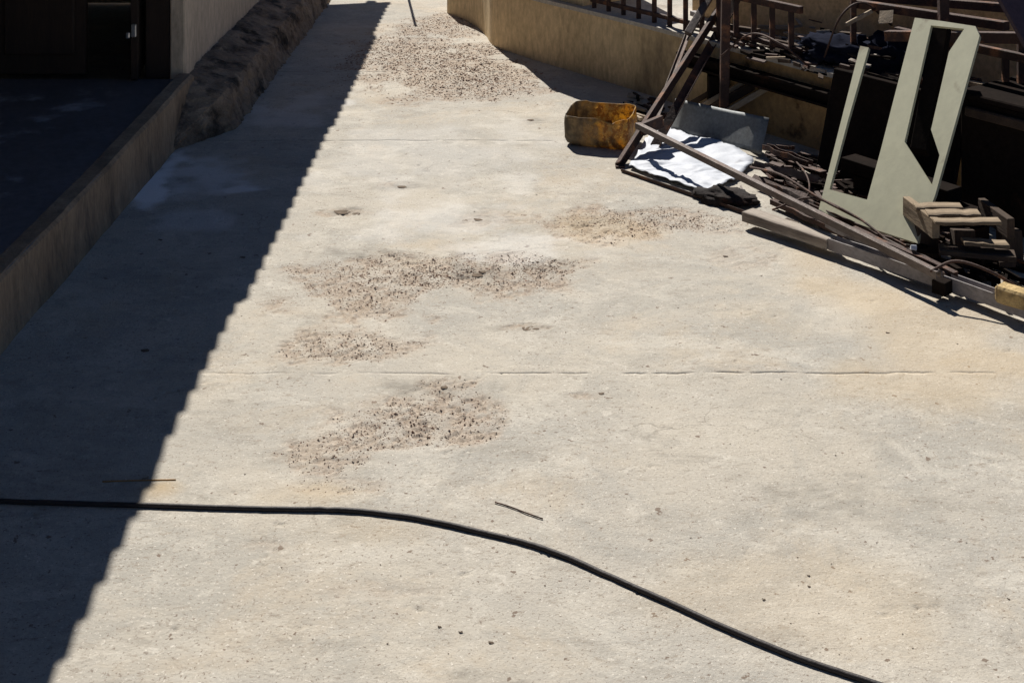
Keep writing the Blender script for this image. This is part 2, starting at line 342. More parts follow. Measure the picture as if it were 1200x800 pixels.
JY = [1.5, G(0, 437).y, G(0, 165).y, G(0, 85).y, 9.2]
ground = link('ground', bpy.data.meshes.new('ground'), M_GROUND)
gm = ground.data; gm.from_pydata([(-300, -300, -.022), (300, -300, -.022), (300, 300, -.022), (-300, 300, -.022)], [], [(0, 1, 2, 3)])
tag(ground, 'sunlit pale concrete yard', kind='structure')
def open_(x, yj):                                          # how far a joint stands open along its length
    w = {0: 0, 1: .07 + .93 * np.exp(-((x - .45) / .42)**2), 2: .35 + .5 * (x < -.75), 3: .3 + .5 * (x < -.85), 4: 0}[min(range(5), key=lambda k: abs(JY[k] - yj))]
    return w * smooth(fbm(x, x*0 + yj, 26, 95, 4), .36, .54)
def slab(y0, y1, step, x0=-1.285, x1=1.75, seed=0):
    nx = int((x1 - x0) / step) + 1; ny = int((y1 - y0) / step) + 1
    X, Y = np.meshgrid(np.linspace(x0, x1, nx), np.linspace(y0, y1, ny))
    ed = lambda yy: (fbm(X[0], X[0]*0 + yy, 11, 90, 6) - .5) * .020
    t = (Y - y0) / (y1 - y0)
    Y = Y + ed(y0) * np.clip(1 - t * 8, 0, 1) + ed(y1) * np.clip(t * 8 - 7, 0, 1)
    Y[1] = Y[0] +   .0004 + .0013 * open_(X[0], y0); Y[-2] = Y[-1] - .0004 - .0013 * open_(X[0], y1)
    Z, sp = relief(X, Y)
    Zs = Z.copy(); Zs[0] -= .0055 * open_(X[0], y0); Zs[-1] -= .0055 * open_(X[0], y1)    # edges dip into the joint where it is open
    co = np.stack([X, Y, Zs], -1).reshape(-1, 3).astype(np.float32)
    i = np.arange((ny - 1) * (nx - 1)); r = i // (nx - 1); c = i % (nx - 1); a = r * nx + c
    q = np.stack([a, a + 1, a + nx + 1, a + nx], -1).astype(np.int32)
    me = bpy.data.meshes.new('concrete_slab'); me.vertices.add(len(co)); me.vertices.foreach_set('co', co.ravel())
    me.loops.add(q.size); me.loops.foreach_set('vertex_index', q.ravel()); me.polygons.add(len(q))
    me.polygons.foreach_set('loop_start', np.arange(len(q), dtype=np.int32) * 4); me.polygons.foreach_set('loop_total', np.full(len(q), 4, np.int32))
    me.update(); me.polygons.foreach_set('use_smooth', np.ones(len(q), bool))
    for nm, arr in (('spall', sp), ('grime_shade', spots(X, Y, GRIME_SHADE, 13, .9, .7, 16) * (.35 + .65 * smooth(fbm(X, Y * 2, 30, 14, 4), .40, .60))), ('powder', spots(X, Y, POWDER, 15, .9, .5, 7)), ('ochre', spots(X, Y, OCHRE, 17, .8, .7, 5))):
        at = me.attributes.new(nm, 'FLOAT', 'POINT'); at.data.foreach_set('value', arr.astype(np.float32).ravel())
    return link('concrete_slab', me, M_GROUND, ground)
for k, st in enumerate((.0055, .006, .0075, .010)): slab(JY[k], JY[k + 1], st)

# ------------------------------------------------------------------ left: veranda house
VX = -1.29; VH = .175; DW = 5.39
house = empty('veranda_house', (-2.6, 5.0, 0), 'low tan plastered house with raised cement veranda and corrugated roof along the shaded left', 'house')
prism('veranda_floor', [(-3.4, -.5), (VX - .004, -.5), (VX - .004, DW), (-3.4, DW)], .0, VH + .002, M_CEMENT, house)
def riser():
    ys = np.linspace(-.5, DW - .02, 90); v, f = [], []
    for i, y in enumerate(ys):
        w = (mnoise.noise((y * 3, 0, 0)) * .006); hgt = VH + .003 * mnoise.noise((y * 7, 5, 0)) + .004 + max(0, (y - 4.2)) * .02
        b = .004 * mnoise.noise((y * 9, 2, 0))
        v += [(VX - .055, y, hgt), (VX - .006 + w + b, y, hgt), (VX + .004 + w, y, hgt - .010), (VX + .008 + w, y, .05), (VX + .016 + w + b, y, -.02)]
    n = 5
    for i in range(len(ys) - 1): f += [(i*n + k, i*n + k + 1, (i + 1)*n + k + 1, (i + 1)*n + k) for k in range(n - 1)]
    return mesh('step_riser', v, f, M_RISER, house)
riser()
# room at the far end: wall facing the camera with a doorway, and the long wall along the path
RX = -1.325
box('door_post_panel', -1.485, RX - .06, DW + .012, DW + .14, VH, 2.0, M_DOOR, house, .004)
box('corner_pilaster', RX - .06, RX, DW, DW + .16, VH - .02, 2.02, M_PLASTER_L, house, .006)
box('side_wall', RX - .15, RX - .012, DW + .16, 8.05, VH - .02, 2.03, M_PLASTER_L, house)
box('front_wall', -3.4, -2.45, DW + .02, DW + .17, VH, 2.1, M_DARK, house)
box('lintel', -2.45, -1.33, DW + .02, DW + .15, 1.95, 2.1, M_DOOR, house)
box('back_wall', -3.55, -3.4, -.6, 8.05, 0, 2.9, M_PLASTER_L, house)
box('rear_wall', -3.4, RX - .15, 7.9, 8.05, 0, 2.05, M_PLASTER_L, house)
box('near_wall', -3.4, VX - .3, -.65, -.5, 0, 2.0, M_PLASTER_L, house)
dl = box('door', -2.44, -1.73, DW + .04, DW + .075, VH + .01, 1.94, M_DOOR, house, .003); tag(dl, 'closed dark brown door leaf')
for a, b in ((-2.40, -2.12), (-2.05, -1.77)): box('door_panel', a, b, DW + .022, DW + .0395, VH + .09, .95, M_DOOR, dl, .006)
da = mesh('door', [(-1.525, DW - .05, VH + .01), (-1.495, DW - .05, VH + .01), (-1.60, DW + .55, VH + .01), (-1.64, DW + .545, VH + .01),
                   (-1.525, DW - .05, 1.94), (-1.495, DW - .05, 1.94), (-1.60, DW + .55, 1.94), (-1.64, DW + .545, 1.94)], BOXF, M_DOOR, house, bevel=.002)
tag(da, 'dark brown door leaf standing ajar')
box('bolt', -1.520, -1.500, DW - .066, DW - .05, .355, .405, M_METAL, da, .003)
box('bolt_knob', -1.540, -1.524, DW - .07, DW - .052, .350, .375, M_METAL, da, .004)
def plinth():
    ys = np.linspace(5.02, 8.2, 330); base = [(-1.36, .185), (-1.30, .18), (-1.22, .152), (-1.16, .138), (-1.145, .115), (-1.125, .05), (-1.10, -.02)]; prof = []
    for (a, b), (c, d) in zip(base, base[1:]): prof += [(a + (c - a) * k / 4, b + (d - b) * k / 4) for k in range(4)]
    prof.append(base[-1]); n = len(prof); v, f = [], []
    for y in ys:
        t = min(1, (y - 5.02) / .30)
        for k, (x, z) in enumerate(prof):
            q = Vector((x, y, z)); j = mnoise.noise(q * 11) * .010 + mnoise.noise(q * 28) * .009 + mnoise.noise(q * 70) * .006 - .02 * max(0, mnoise.noise(q * 17 + Vector((9, 0, 0))) - .25)
            on = 1 if k > 4 else 0
            v.append((-1.30 + (x + 1.30) * (.05 + .95 * t if on else 1) + j * on, y, z * (1 if not on else .15 + .85 * t) + j * .7 * (k < n - 1)))
    for i in range(len(ys) - 1): f += [(i*n + k, i*n + k + 1, (i + 1)*n + k + 1, (i + 1)*n + k) for k in range(n - 1)]
    return mesh('plinth', v, f, M_PLINTH, house)
plinth()
# corrugated eave sheets (the scalloped shadow edge); ribs run down the slope
EX, EZ = -1.283, 2.0
roof = bpy.data.objects.new('roof', None); COL.objects.link(roof); roof.parent = house; roof.location = Vector((EX, 5, EZ)) - house.location
def roof_sheet(y0, y1, jx, jz):
    pitch = .104; ny = int((y1 - y0) / pitch * 10); xs = [EX + jx, EX - .5, EX - 1.3, EX - 2.45]; v, f = [], []
    for k in range(ny + 1):
        y = y0 + (y1 - y0) * k / ny; dz = .021 * math.cos(2 * math.pi * y / pitch) + jz
        for x in xs: v.append((x, y, EZ + dz + (EX - x) * .22))
    n = len(xs)
    for k in range(ny): f += [(k*n + i, k*n + i + 1, (k + 1)*n + i + 1, (k + 1)*n + i) for i in range(n - 1)]
    o = mesh('roof_sheet', v, f, M_ROOF, roof, True)
    s = o.modifiers.new('thick', 'SOLIDIFY'); s.thickness = .0015
YE = G(0, 3).y + EZ / math.tan(SUN_EL) * math.cos(SUN_AZ); ys = -1.0; k = 0
while ys < YE - .05:
    ye = min(ys + .832, YE); roof_sheet(ys, ye + (.03 if ye < YE else 0), rnd.uniform(-.016, .016), .002 * (k % 2) + rnd.uniform(-.006, .006)); ys = ye; k += 1
bar('rafter', (EX - .10, -.9, EZ - .06), (EX - .10, YE - .05, EZ - .06), .05, .07, M_TIMBERD, roof)
for y in (8.9, YE - .1): bar('roof_post', (-2.2, y, -.02), (-2.2, y, EZ + .15), .08, .08, M_TIMBERD, house)

# ------------------------------------------------------------------ right: curved low wall, upper wall, railing
WL = [Vector(p) for p in ((-.41, 7.62), (-.30, 7.42), (-.222, 7.20), (-.175, 7.0), (-.128, 6.78), (.05, 6.50), (.26, 6.22), (.515, 5.88), (.80, 5.47), (1.07, 5.08), (1.55, 4.39), (2.4, 3.2))]
WH = .30
def offs(P, d):
    out = []
    for i in range(len(P)):
        t = (P[min(i + 1, len(P) - 1)] - P[max(i - 1, 0)]).normalized(); out.append(P[i] + Vector((-t.y, t.x)) * d)
    return out
def wall_at(s):                                           # point at distance s from the corner (-.128, 6.78)
    P = WL[4:]
    for a, b in zip(P, P[1:]):
        l = (b - a).length
        if s <= l: return a + (b - a) * s / l, (b - a).normalized()
        s -= l
    return P[-1], (P[-1] - P[-2]).normalized()
low = empty('low_wall', (.5, 6.0, 0), 'low curved tan plastered retaining wall behind the scrap', 'wall'); low['kind'] = 'thing'
def wall_strip(name, P, back, z0, z1, m, parent):
    Q = offs(P, back); n = len(P); v = [(p.x, p.y, z0) for p in P] + [(p.x, p.y, z1) for p in P] + [(p.x, p.y, z1) for p in Q] + [(p.x, p.y, z0) for p in Q]
    f = []
    for i in range(n - 1):
        for a, b in ((0, 1), (1, 2), (2, 3)): f.append((a*n + i, a*n + i + 1, b*n + i + 1, b*n + i))
    f += [(0, n, 2*n, 3*n), (n - 1, 2*n - 1, 3*n - 1, 4*n - 1)]
    return mesh(name, v, f, m, parent)
wall_strip('wall_face', [Vector((p.x, p.y)) for p in spline([(p.x, p.y, 0) for p in WL[:9]], 6)], .36, -.02, WH - .018, M_PLASTER, low)
wall_strip('wall_face', WL[8:], .40, -.02, WH - .018, M_OCHRE, low)
wall_strip('coping', offs(WL[4:], -.008), .40, WH - .018, WH, M_LEDGE, low)
upper = empty('terrace_wall', (1.0, 5.7, WH), 'ochre terrace wall set back behind the rusty railing', 'wall'); upper['kind'] = 'thing'
wall_strip('wall_face', offs(WL[7:], .30), .15, WH + .001, WH + .36, M_OCHRE_LIT, upper)
wall_strip('terrace_fill', offs(WL[7:], .46), 1.3, 0, WH + .30, M_LEDGE, upper)
pier = wall_strip('pier', offs([WL[4] + Vector((.01, -.02)), WL[5], WL[6]], .03), .35, WH + .001, .86, M_PLASTER, None)
tag(pier, 'tan plastered pier on the low wall beside the corner', 'pier', kind='thing')

rail = empty('railing', (.6, 5.8, WH), 'rusty low baluster railing standing on top of the curved wall', 'railing')
inn = .05
def wp(s, z, i=inn):
    p, t = wall_at(s); q = p + Vector((-t.y, t.x)) * i; return Vector((q.x, q.y, z))
for a, b in ((.72, 1.22), (1.22, 1.6), (1.6, 2.0), (2.45, 2.75), (2.75, 3.4)):
    bar('top_rail', wp(a, .49), wp(b, .49), .022, .028, M_RUST, rail)
    bar('bottom_rail', wp(a, .335), wp(b, .335), .018, .018, M_RUST, rail)
s = .74
while s < 3.3:
    if not 2.0 < s < 2.45: bar('baluster', wp(s, WH), wp(s, .478), .020, .020, M_RUST, rail, bev=.001)
    s += .1005 if s < 1.9 else .19

# ------------------------------------------------------------------ scrap: stand, post, bars
stand = empty('angle_iron_stand', G(727, 197), 'rusty angle iron leg leaning from the ground up over the low wall', 'stand')
f0 = G(727, 196); t0 = PD(862, -16, 5.75); d0 = t0 - f0
bar('leg', f0 + Vector((0, 0, .004)), t0, .028, .034, M_RUST, stand, 'L', roll=2.6)
l1 = f0 + d0 * .20
bar('leg', l1 + Vector((.035, .02, -.075)), t0 + Vector((.03, .02, -.02)), .034, .032, M_RUST, stand, 'L', roll=.6)
bar('stay', PD(764, 150, 5.06), PD(806, 40, 5.52), .010, .026, M_RUSTG, stand, 'L', roll=1.0)
bar('stay', PD(806, 40, 5.50), PD(838, -14, 5.70), .030, .022, M_RUSTG, stand, roll=.4)
box('foot_plate', f0.x - .018, f0.x + .016, f0.y - .014, f0.y + .014, .001, .007, M_RUST, stand, .001)
bar('joint_plate', PD(752, 152, 4.97), PD(776, 142, 5.03), .02, .045, M_RUST, stand)

post = bar('rusty_post', Vector((.788, 5.30, 0)), PD(851, -20, 5.30), .034, .034, M_RUST)
tag(post, 'upright rusty square steel post in front of the wall', 'post')
b1 = bar('steel_bar', PD(747, 147, 4.955), G(1100, 322, .075), .020, .020, M_RUSTG, prof='U', roll=math.pi)
tag(b1, 'long grey steel channel propped on the rusty stand, crossing above the white sheet', 'steel bar')
b2 = bar('steel_bar', G(729, 199, .007), G(930, 267, .012), .012, .010, M_RUST, prof='L')
tag(b2, 'thin dark angle bar flat on the concrete along the white sheet edge', 'steel bar')
beam = bar('steel_beam', wp(1.42, .215, -.045), wp(2.42, .215, -.045), .050, .052, M_DARK, prof='I')
tag(beam, 'dark rusty steel beam lying along the wall face behind the post', 'steel beam')
for k, s in enumerate((1.62, 2.30)):
    p = wp(s, 0, -.045); o = bar('support_block', (p.x, p.y, 0), (p.x, p.y, .183), .05, .06, M_DARK); tag(o, ('dark block under the near end of the steel beam', 'dark block under the far end of the steel beam')[1 - k], 'block')
# slats leaning on the wall behind the post
sf = empty('slatted_frame', G(840, 140), 'old brown slatted frame leaning on the wall behind the grey sheet', 'frame')
for k, (a, b, w) in enumerate(((PD(806, 124, 5.47), PD(868, 88, 5.42), .020), (PD(818, 127, 5.40), PD(880, 93, 5.36), .020), (PD(832, 129, 5.35), PD(892, 95, 5.31), .034), (PD(852, 131, 5.28), PD(905, 100, 5.23), .022))):
    bar('slat', a, b, .016, w, M_TIMBERD if k % 2 == 0 else M_TIMBER, sf, seed=k)
bar('cross_piece', PD(811, 132, 5.46), PD(860, 140, 5.26), .02, .02, M_TIMBERD, sf)

# yellow cut-open jerrycan
def jerrycan():
    c = (G(672, 168) + G(741, 178)) * .5 + Vector((0.0, .075, 0)); a = math.atan2(-.07, .222); hx, hy, h = .124, .096, .112; N = 56; v, f = [], []
    def ring(z, sc, jit):
        out = []
        for k in range(N):
            t = 2 * math.pi * k / N; e = .30
            x = hx * sc * math.copysign(abs(math.cos(t))**e, math.cos(t)); y = hy * sc * math.copysign(abs(math.sin(t))**e, math.sin(t))
            w = mnoise.noise((x * 25, y * 25, z * 18)) * jit
            out.append(Vector((c.x + (x*(1 + w))*math.cos(a) - y*(1 + w)*math.sin(a), c.y + x*math.sin(a) + y*(1 + w)*math.cos(a), z)))
        return out
    rows = []
    for z, sc in ((.003, .86), (.010, .95), (.028, .985), (.055, 1.01), (.08, 1.005), (.097, .995)): rows.append(ring(z, sc, .07))
    top = ring(h, .985, .07)
    for k, p in enumerate(top): p.z += .010 * mnoise.noise((p.x * 30, p.y * 30, 3)) + .012 * (p.y > c.y) - .016 * smooth(np.array([.03 - abs(p.x - c.x - .02)]), 0, .02)[0] * (p.y < c.y)
    rows.append(top)
    for r in rows: v += r
    for i in range(len(rows) - 1): f += [(i*N + k, i*N + (k + 1) % N, (i + 1)*N + (k + 1) % N, (i + 1)*N + k) for k in range(N)]
    f.append(tuple(range(N)))
    o = mesh('jerrycan_half', v, f, M_JERRY, None, True); m = o.modifiers.new('wall', 'SOLIDIFY'); m.thickness = .003
    tag(o, 'cut open dirty yellow plastic jerrycan basin on the concrete', 'jerrycan')
    r2 = random.Random(3)
    for k in range(7):
        p = c + Vector((r2.uniform(-.08, .08), r2.uniform(-.06, .06), .012 + .006 * k)); q = p + Vector((r2.uniform(-.06, .06), r2.uniform(-.05, .05), r2.uniform(0, .03)))
        bar('residue_flake', p, q, r2.uniform(.02, .045), .004, M_JERRY, o)
jerrycan()
# loose offcuts behind the jerrycan
for k, (a, b) in enumerate((((722, 126), (752, 140)), ((733, 120), (757, 130)), ((744, 134), (790, 146)))):
    o = bar('timber_offcut', G(*a, .02), G(*b, .015), .016, .012, M_TIMBER, seed=k)
    tag(o, ('short pale stick on the ground behind the yellow jerrycan, nearer one', 'short pale stick on the ground behind the yellow jerrycan, farther one', 'pale stick pointing from the stand leg towards the grey sheet')[k], 'stick', 'loose sticks behind the jerrycan')

def cloth_patch(name, pts, m, cuts, amp, sc, thick, seed=0):
    bm = bmesh.new(); c = sum(pts, Vector()) / len(pts); bm.faces.new([bm.verts.new(p - c) for p in pts])
    bmesh.ops.triangulate(bm, faces=bm.faces); bmesh.ops.subdivide_edges(bm, edges=list(bm.edges), cuts=cuts, use_grid_fill=True)
    for v in bm.verts:
        q = (v.co + c) * sc + Vector((seed, seed, 0)); n = mnoise.noise(q) * .6 + abs(mnoise.noise(q * 2.1)) * .7; v.co.z += amp * (n + .25)
        v.co.x += amp * .5 * mnoise.noise(q * 1.7 + Vector((5, 0, 0))); v.co.y += amp * .5 * mnoise.noise(q * 1.7 + Vector((0, 5, 0)))
    me = bpy.data.meshes.new(name); bm.to_mesh(me); bm.free(); o = link(name, me, m, None, Matrix.Translation(c), True)
    s = o.modifiers.new('thick', 'SOLIDIFY'); s.thickness = thick
    return o
ws = cloth_patch('white_sheet', [G(770, 146, .008), G(845, 158, .010), G(884, 190, .008), G(862, 212, .007), G(822, 226, .006), G(765, 207, .006), G(737, 196, .006)], M_WHITE, 16, .016, 16, .002)
tag(ws, 'crumpled bright white sheet lying on the concrete under the steel channel', 'sheet')
a, b, cc, d = G(786, 152, .012), G(892, 182, .012), PD(901, 139, 5.00), PD(791, 116, 5.31)
gs = cloth_patch('metal_sheet', [a, b, cc, d], M_GALV, 7, .004, 4, .002, 9)
tag(gs, 'grey galvanised metal sheet leaning back above the white sheet', 'sheet')

def lump(name, c, r, m, amp, sc, seed, sub=4, parent=None):
    bm = bmesh.new(); bmesh.ops.create_icosphere(bm, subdivisions=sub, radius=1)
    for v in bm.verts:
        q = v.co * sc + Vector((seed, seed * 2, 0)); k = 1 + amp * mnoise.noise(q) + amp * .8 * abs(mnoise.noise(q * 2.3)) + amp * .3 * mnoise.noise(q * 6)
        v.co = Vector((v.co.x * r[0] * k, v.co.y * r[1] * k, max(v.co.z * k, -.75) * r[2] + r[2] * .75))
    me = bpy.data.meshes.new(name); bm.to_mesh(me); bm.free()
    return link(name, me, m, parent, Matrix.Translation(c), True)
rag = lump('crumpled_rag', G(850, 236, .0), (.095, .055, .022), M_RAG, .45, 2.0, 3); rag.rotation_euler.z = -.5
tag(rag, 'black crumpled rag lying at the near corner of the white sheet', 'rag')

# front edge of the heap: timber and two grey rails lying end to end
def lying(name, pa, pb, w, h, z, m, lab, cat, prof='box', roll=0, inset=0):
    t = (pb - pa); t.z = 0; t.normalize(); nrm = Vector((-t.y, t.x, 0)); off = nrm * (w / 2)
    o = bar(name, pa + off + Vector((0, 0, z + h/2)), pb + off + Vector((0, 0, z + h/2)), w, h, m, prof=prof, roll=roll, wob=.0012, seed=len(lab))
    return tag(o, lab, cat)
fa, fb, fc, fd, fe = G(869, 267), G(969, 301), G(1096, 345), G(1106, 347), G(1320, 428)
lying('timber_plank', fa, fb, .055, .030, .020, M_GREYWOOD, 'pale weathered timber plank at the front edge of the scrap heap, left of the rails', 'plank')
lying('steel_rail', fb + Vector((.004, 0, 0)), fc, .036, .034, .020, M_RAIL, 'grey steel rail at the front edge of the heap, below the cream panel', 'rail', 'U')
lying('steel_rail', fd, fe, .036, .036, .020, M_RAIL, 'grey steel rail at the front edge of the heap by the picture right', 'rail', 'U')
for k, (px, py) in enumerate(((915, 272), (985, 295), (1085, 330), (1112, 338), (1190, 366))):
    p = G(px, py); o = bar('packer', p + Vector((.0, .02, .009)), p + Vector((.05, .06, .009)), .05, .017, M_TIMBERD, seed=k)
    tag(o, ('thin dark packer under the pale timber plank', 'thin dark packer under the middle rail, plank end', 'thin dark packer under the middle rail, right end', 'thin dark packer under the right hand rail, left end', 'thin dark packer under the right hand rail near the sponge block')[k], 'packer', 'packers under the front rails')
o = bar('joint_clamp', G(1096, 333, .035), G(1112, 338, .035), .04, .036, M_DARK); tag(o, 'dark clamp block between the two grey rails', 'clamp')

# rusty bars heaped between the white sheet and the panel
BARS = [((896, 172, .075), (950, 192, .075), .024, 'M_RUST', 'uppermost short rusty angle beside the ochre wall'),
        ((882, 192, .055), (958, 210, .055), .026, 'M_RUSTG', 'worn angle iron with bright edge below the uppermost short angle'),
        ((905, 184, .03), (965, 205, .045), .030, 'M_RUST', 'dark rusty angle squeezed between two short angles'),
        ((884, 209, .03), (962, 238, .03), .022, 'M_RUST', 'rusty angle running beside the black rag towards the panel foot'),
        ((900, 216, .045), (1012, 262, .045), .022, 'M_RUST', 'rusty bar sliding under the lower left panel corner'),
        ((914, 226, .05), (950, 241, .05), .030, 'M_RUSTG', 'short pinkish worn flat bar on top of the rusty angles'),
        ((905, 236, .02), (1002, 280, .02), .020, 'M_RUST', 'low rusty bar just behind the pale timber plank'),
        ((948, 243, .045), (1062, 293, .045), .024, 'M_RUST', 'rusty bar lying along the foot of the cream panel'),
        ((970, 262, .03), (1085, 312, .03), .022, 'M_RAIL', 'grey bar just behind the middle rail'),
        ((1036, 284, .055), (1088, 308, .055), .026, 'M_RUSTG', 'pinkish worn bar below the cream panel right corner'),
        ((1000, 268, .065), (1120, 322, .06), .018, 'M_RUST', 'dark bar crossing from the panel foot to the pallet corner')]
for k, (p, q, w, mm, lab) in enumerate(BARS):
    o = bar('rusty_bar', G(*p), G(*q), w, w * .8, globals()[mm], prof='L' if k % 3 else 'U', roll=(.0, 1.2, math.pi, 2.2)[k % 4], wob=.0035, seed=k)
    tag(o, lab, 'steel bar', 'steel bars heaped in front of the cream panel')
o = bar('wire_strut', G(868, 218, .03), G(880, 239, .002), .005, .005, M_RUSTG, prof='round'); tag(o, 'thin pale wire poking up beside the black rag', 'wire')
o = bar('wire_strut', G(1017, 283, .05), G(1040, 310, .03), .008, .008, M_RUSTG, prof='round'); tag(o, 'thin pale strut crossing the middle rail', 'wire')
# bent rods and wire tangled over the heap
RODS = [([(880, 196, .05), (915, 205, .10), (960, 232, .09), (1010, 258, .07)], .004, 'thin bent rod arching over the rusty angles'),
        ([(905, 246, .03), (950, 232, .08), (1000, 252, .08), (1045, 285, .05)], .0035, 'thin curved wire looping in front of the panel foot'),
        ([(930, 186, .06), (945, 205, .09), (948, 225, .07), (935, 244, .03)], .003, 'thin wire curling down across the steel bars'),
        ([(1090, 318, .08), (1120, 306, .11), (1160, 318, .10), (1205, 345, .05)], .004, 'thin bent rod in front of the pallet blocks'),
        ([(845, 66, .30), (880, 40, .40), (915, 52, .40), (950, 80, .31)], .004, 'thin bent rod arching over the ledge scrap beside the post'),
        ([(965, 70, .33), (985, 20, .52), (1012, 4, .56), (1045, 30, .45)], .004, 'thin bent rod arching above the tarpaulin')]
for pts, rr, lab in RODS:
    o = tube('bent_rod', spline([G(*p) for p in pts], 8), rr, M_RUST, n=6); tag(o, lab, 'rod', 'bent rods tangled in the scrap')
# low rubbish bed under the bars
def bed(name, px, n, m, lab, seed, smin=.03, smax=.12, z0=0.0, zmax=.02, hmax=.014):
    r = random.Random(seed); V, F, I = [], [], []
    q = [G(*p, z0) for p in px]
    for k in range(n):
        t = r.random(); u = r.random(); p = q[0].lerp(q[1], t).lerp(q[3].lerp(q[2], t), u); an = r.gauss(-.9, .5)
        l = r.uniform(smin, smax); w = r.uniform(.006, .02); h = r.uniform(.004, hmax); M, ln = frame_of(Vector((0, 0, 0)), Vector((math.cos(an), math.sin(an), r.uniform(-.12, .12))) * l, r.uniform(-.4, .4))
        b0 = len(V); zc = z0 + h/2 + r.random()**2 * zmax
        for X, Y, Z in ((0, -1, -1), (1, -1, -1), (1, 1, -1), (0, 1, -1), (0, -1, 1), (1, -1, 1), (1, 1, 1), (0, 1, 1)):
            V.append(M @ Vector((X*l - l/2, Y*w/2*r.uniform(.8, 1.1), Z*h/2)) + Vector((p.x, p.y, zc)))
        F += [tuple(b0 + i for i in f) for f in BOXF]; I += [k % len(m)] * 6
    o = mesh(name, V, F, None)
    for x in m: o.data.materials.append(x)
    o.data.polygons.foreach_set('material_index', I)
    return tag(o, lab, kind='stuff')
bed('scrap_litter', [(884, 214), (1085, 308), (1120, 262), (925, 178)], 330, [M_RUST, M_TIMBERD, M_DARK, M_RUST, M_RUST, M_DARK, M_RUST, M_RUSTG, M_DARK], 'loose rusty and wooden scrap pieces littered under the steel bars', 5, zmax=.04)
bed('scrap_litter', [(735, 128), (800, 152), (800, 130), (735, 108)], 34, [M_TIMBERD, M_RUST, M_DARK, M_TIMBER], 'dark splinters littered behind the rusty stand foot', 6, .03, .09, 0, .01, .010)
bed('ledge_litter', [(850, 62), (960, 92), (990, 62), (862, 36)], 90, [M_TIMBERD, M_DARK, M_RUST, M_TIMBERD, M_TIMBER], 'splinters and scrap littered on the wall ledge behind the post', 7, .03, .11, WH, .02, .016)
bed('ledge_litter', [(980, 88), (1130, 128), (1140, 92), (990, 62)], 60, [M_TIMBERD, M_DARK, M_RUST, M_DARK], 'dark scrap littered on the wall ledge behind the cream panel', 8, .04, .12, WH, .03, .02)

bed('ledge_litter', [(925, 66), (1060, 104), (1085, 70), (940, 34)], 110, [M_TIMBERD, M_DARK, M_RUST, M_DARK, M_RUST, M_TIMBERD, M_GREYWOOD], 'tangled sticks and metal scraps heaped over the tarpaulin', 18, .05, .17, WH, .10, .012)
bed('ledge_litter', [(1060, 60), (1200, 96), (1200, 70), (1060, 38)], 50, [M_TIMBERD, M_DARK, M_RUST, M_DARK, M_RUST], 'dark sticks heaped on the ledge right of the cream panel top', 19, .06, .2, WH, .05, .012)
# ------------------------------------------------------------------ cream panel with two openings
p0, p1, p2 = G(959, 248, .05), G(1076, 286, .05), PD(1072, 21, 4.50)
pn = (p1 - p0).cross(p2 - p0).normalized()
def on_plane(px, py):
    d = PD(px, py, 1.0) - Vector((0, 0, CAM_H)); t = (p0 - Vector((0, 0, CAM_H))).dot(pn) / d.dot(pn); return Vector((0, 0, CAM_H)) + d * t
outer = [(1008, 54), (984, 148), (959, 247), (1016, 266), (1075, 285), (1096, 228), (1122, 135), (1148, 42), (1143, 31), (1104, 25), (1072, 21), (1052, 98), (1032, 176), (1016, 234), (972, 222), (994, 140), (1018, 56)]
hole = [(1091, 30), (1130, 34), (1112, 61), (1091, 152), (1101, 182), (1092, 217), (1060, 166)]
def holed(name, loops, th, m, label, cat):
    L3 = [[on_plane(*p) for p in lp] for lp in loops]; flat = [p for lp in L3 for p in lp]; tri = tessellate_polygon(L3); n = len(flat); bk = pn * (th if pn.y > 0 else -th)
    v = flat + [p + bk for p in flat]; f = [tuple(t) for t in tri] + [tuple(n + i for i in reversed(t)) for t in tri]; o = 0
    for lp in L3:
        k = len(lp); f += [(o + i, o + (i + 1) % k, n + o + (i + 1) % k, n + o + i) for i in range(k)]; o += k
    return tag(mesh(name, v, f, m), label, cat)
panel = holed('cream_panel', [outer, hole], .012, M_CREAM, 'faded greenish cream painted panel with two cut openings leaning on the heap', 'panel')
o = bar('panel_prop', on_plane(1100, 36) + Vector((.03, .06, 0)), on_plane(1070, 190) + Vector((.05, .10, 0)), .05, .05, M_DARK); tag(o, 'dark batten standing behind the right opening of the cream panel', 'batten')

# ------------------------------------------------------------------ dark things behind and right of the panel
wd = Vector((.585, -.81, 0)).normalized(); wnrm = Vector((wd.y, -wd.x, 0))      # along the wall, and out of it towards the camera side
if wnrm.y > 0: wnrm = -wnrm
def obox(name, c, ln, dp, z0, z1, m, parent=None, bevel=.004, tilt=0.0):
    A = c; B = c + wd * ln; C = B - wnrm * dp; D = A - wnrm * dp; tv = -wnrm * tilt
    v = [Vector((p.x, p.y, z0)) for p in (A, B, C, D)] + [Vector((p.x, p.y, z1)) + tv for p in (A, B, C, D)]
    return mesh(name, v, BOXF, m, parent, bevel=bevel)
cab = empty('dark_cupboard', G(1125, 254), 'near black wooden cupboard lying behind the cream panel and pallet', 'cupboard')
c0 = Vector((1.395, 4.33, 0))
obox('carcass', c0, 1.1, .30, 0, .38, M_DARK, cab)
obox('lid', c0 + wnrm * .015 - wd * .01, 1.1, .33, .382, .402, M_DARK, cab)
obox('edge_strip', c0 + wnrm * .022 + wd * .03, .7, .02, .33, .36, M_TIMBERD, cab)
bd = obox('dark_board', Vector((1.02, 4.74, 0)), .55, .02, 0, .36, M_DARK, None, .002, .10); tag(bd, 'dark brown board leaning on the ochre wall behind the cream panel', 'board')
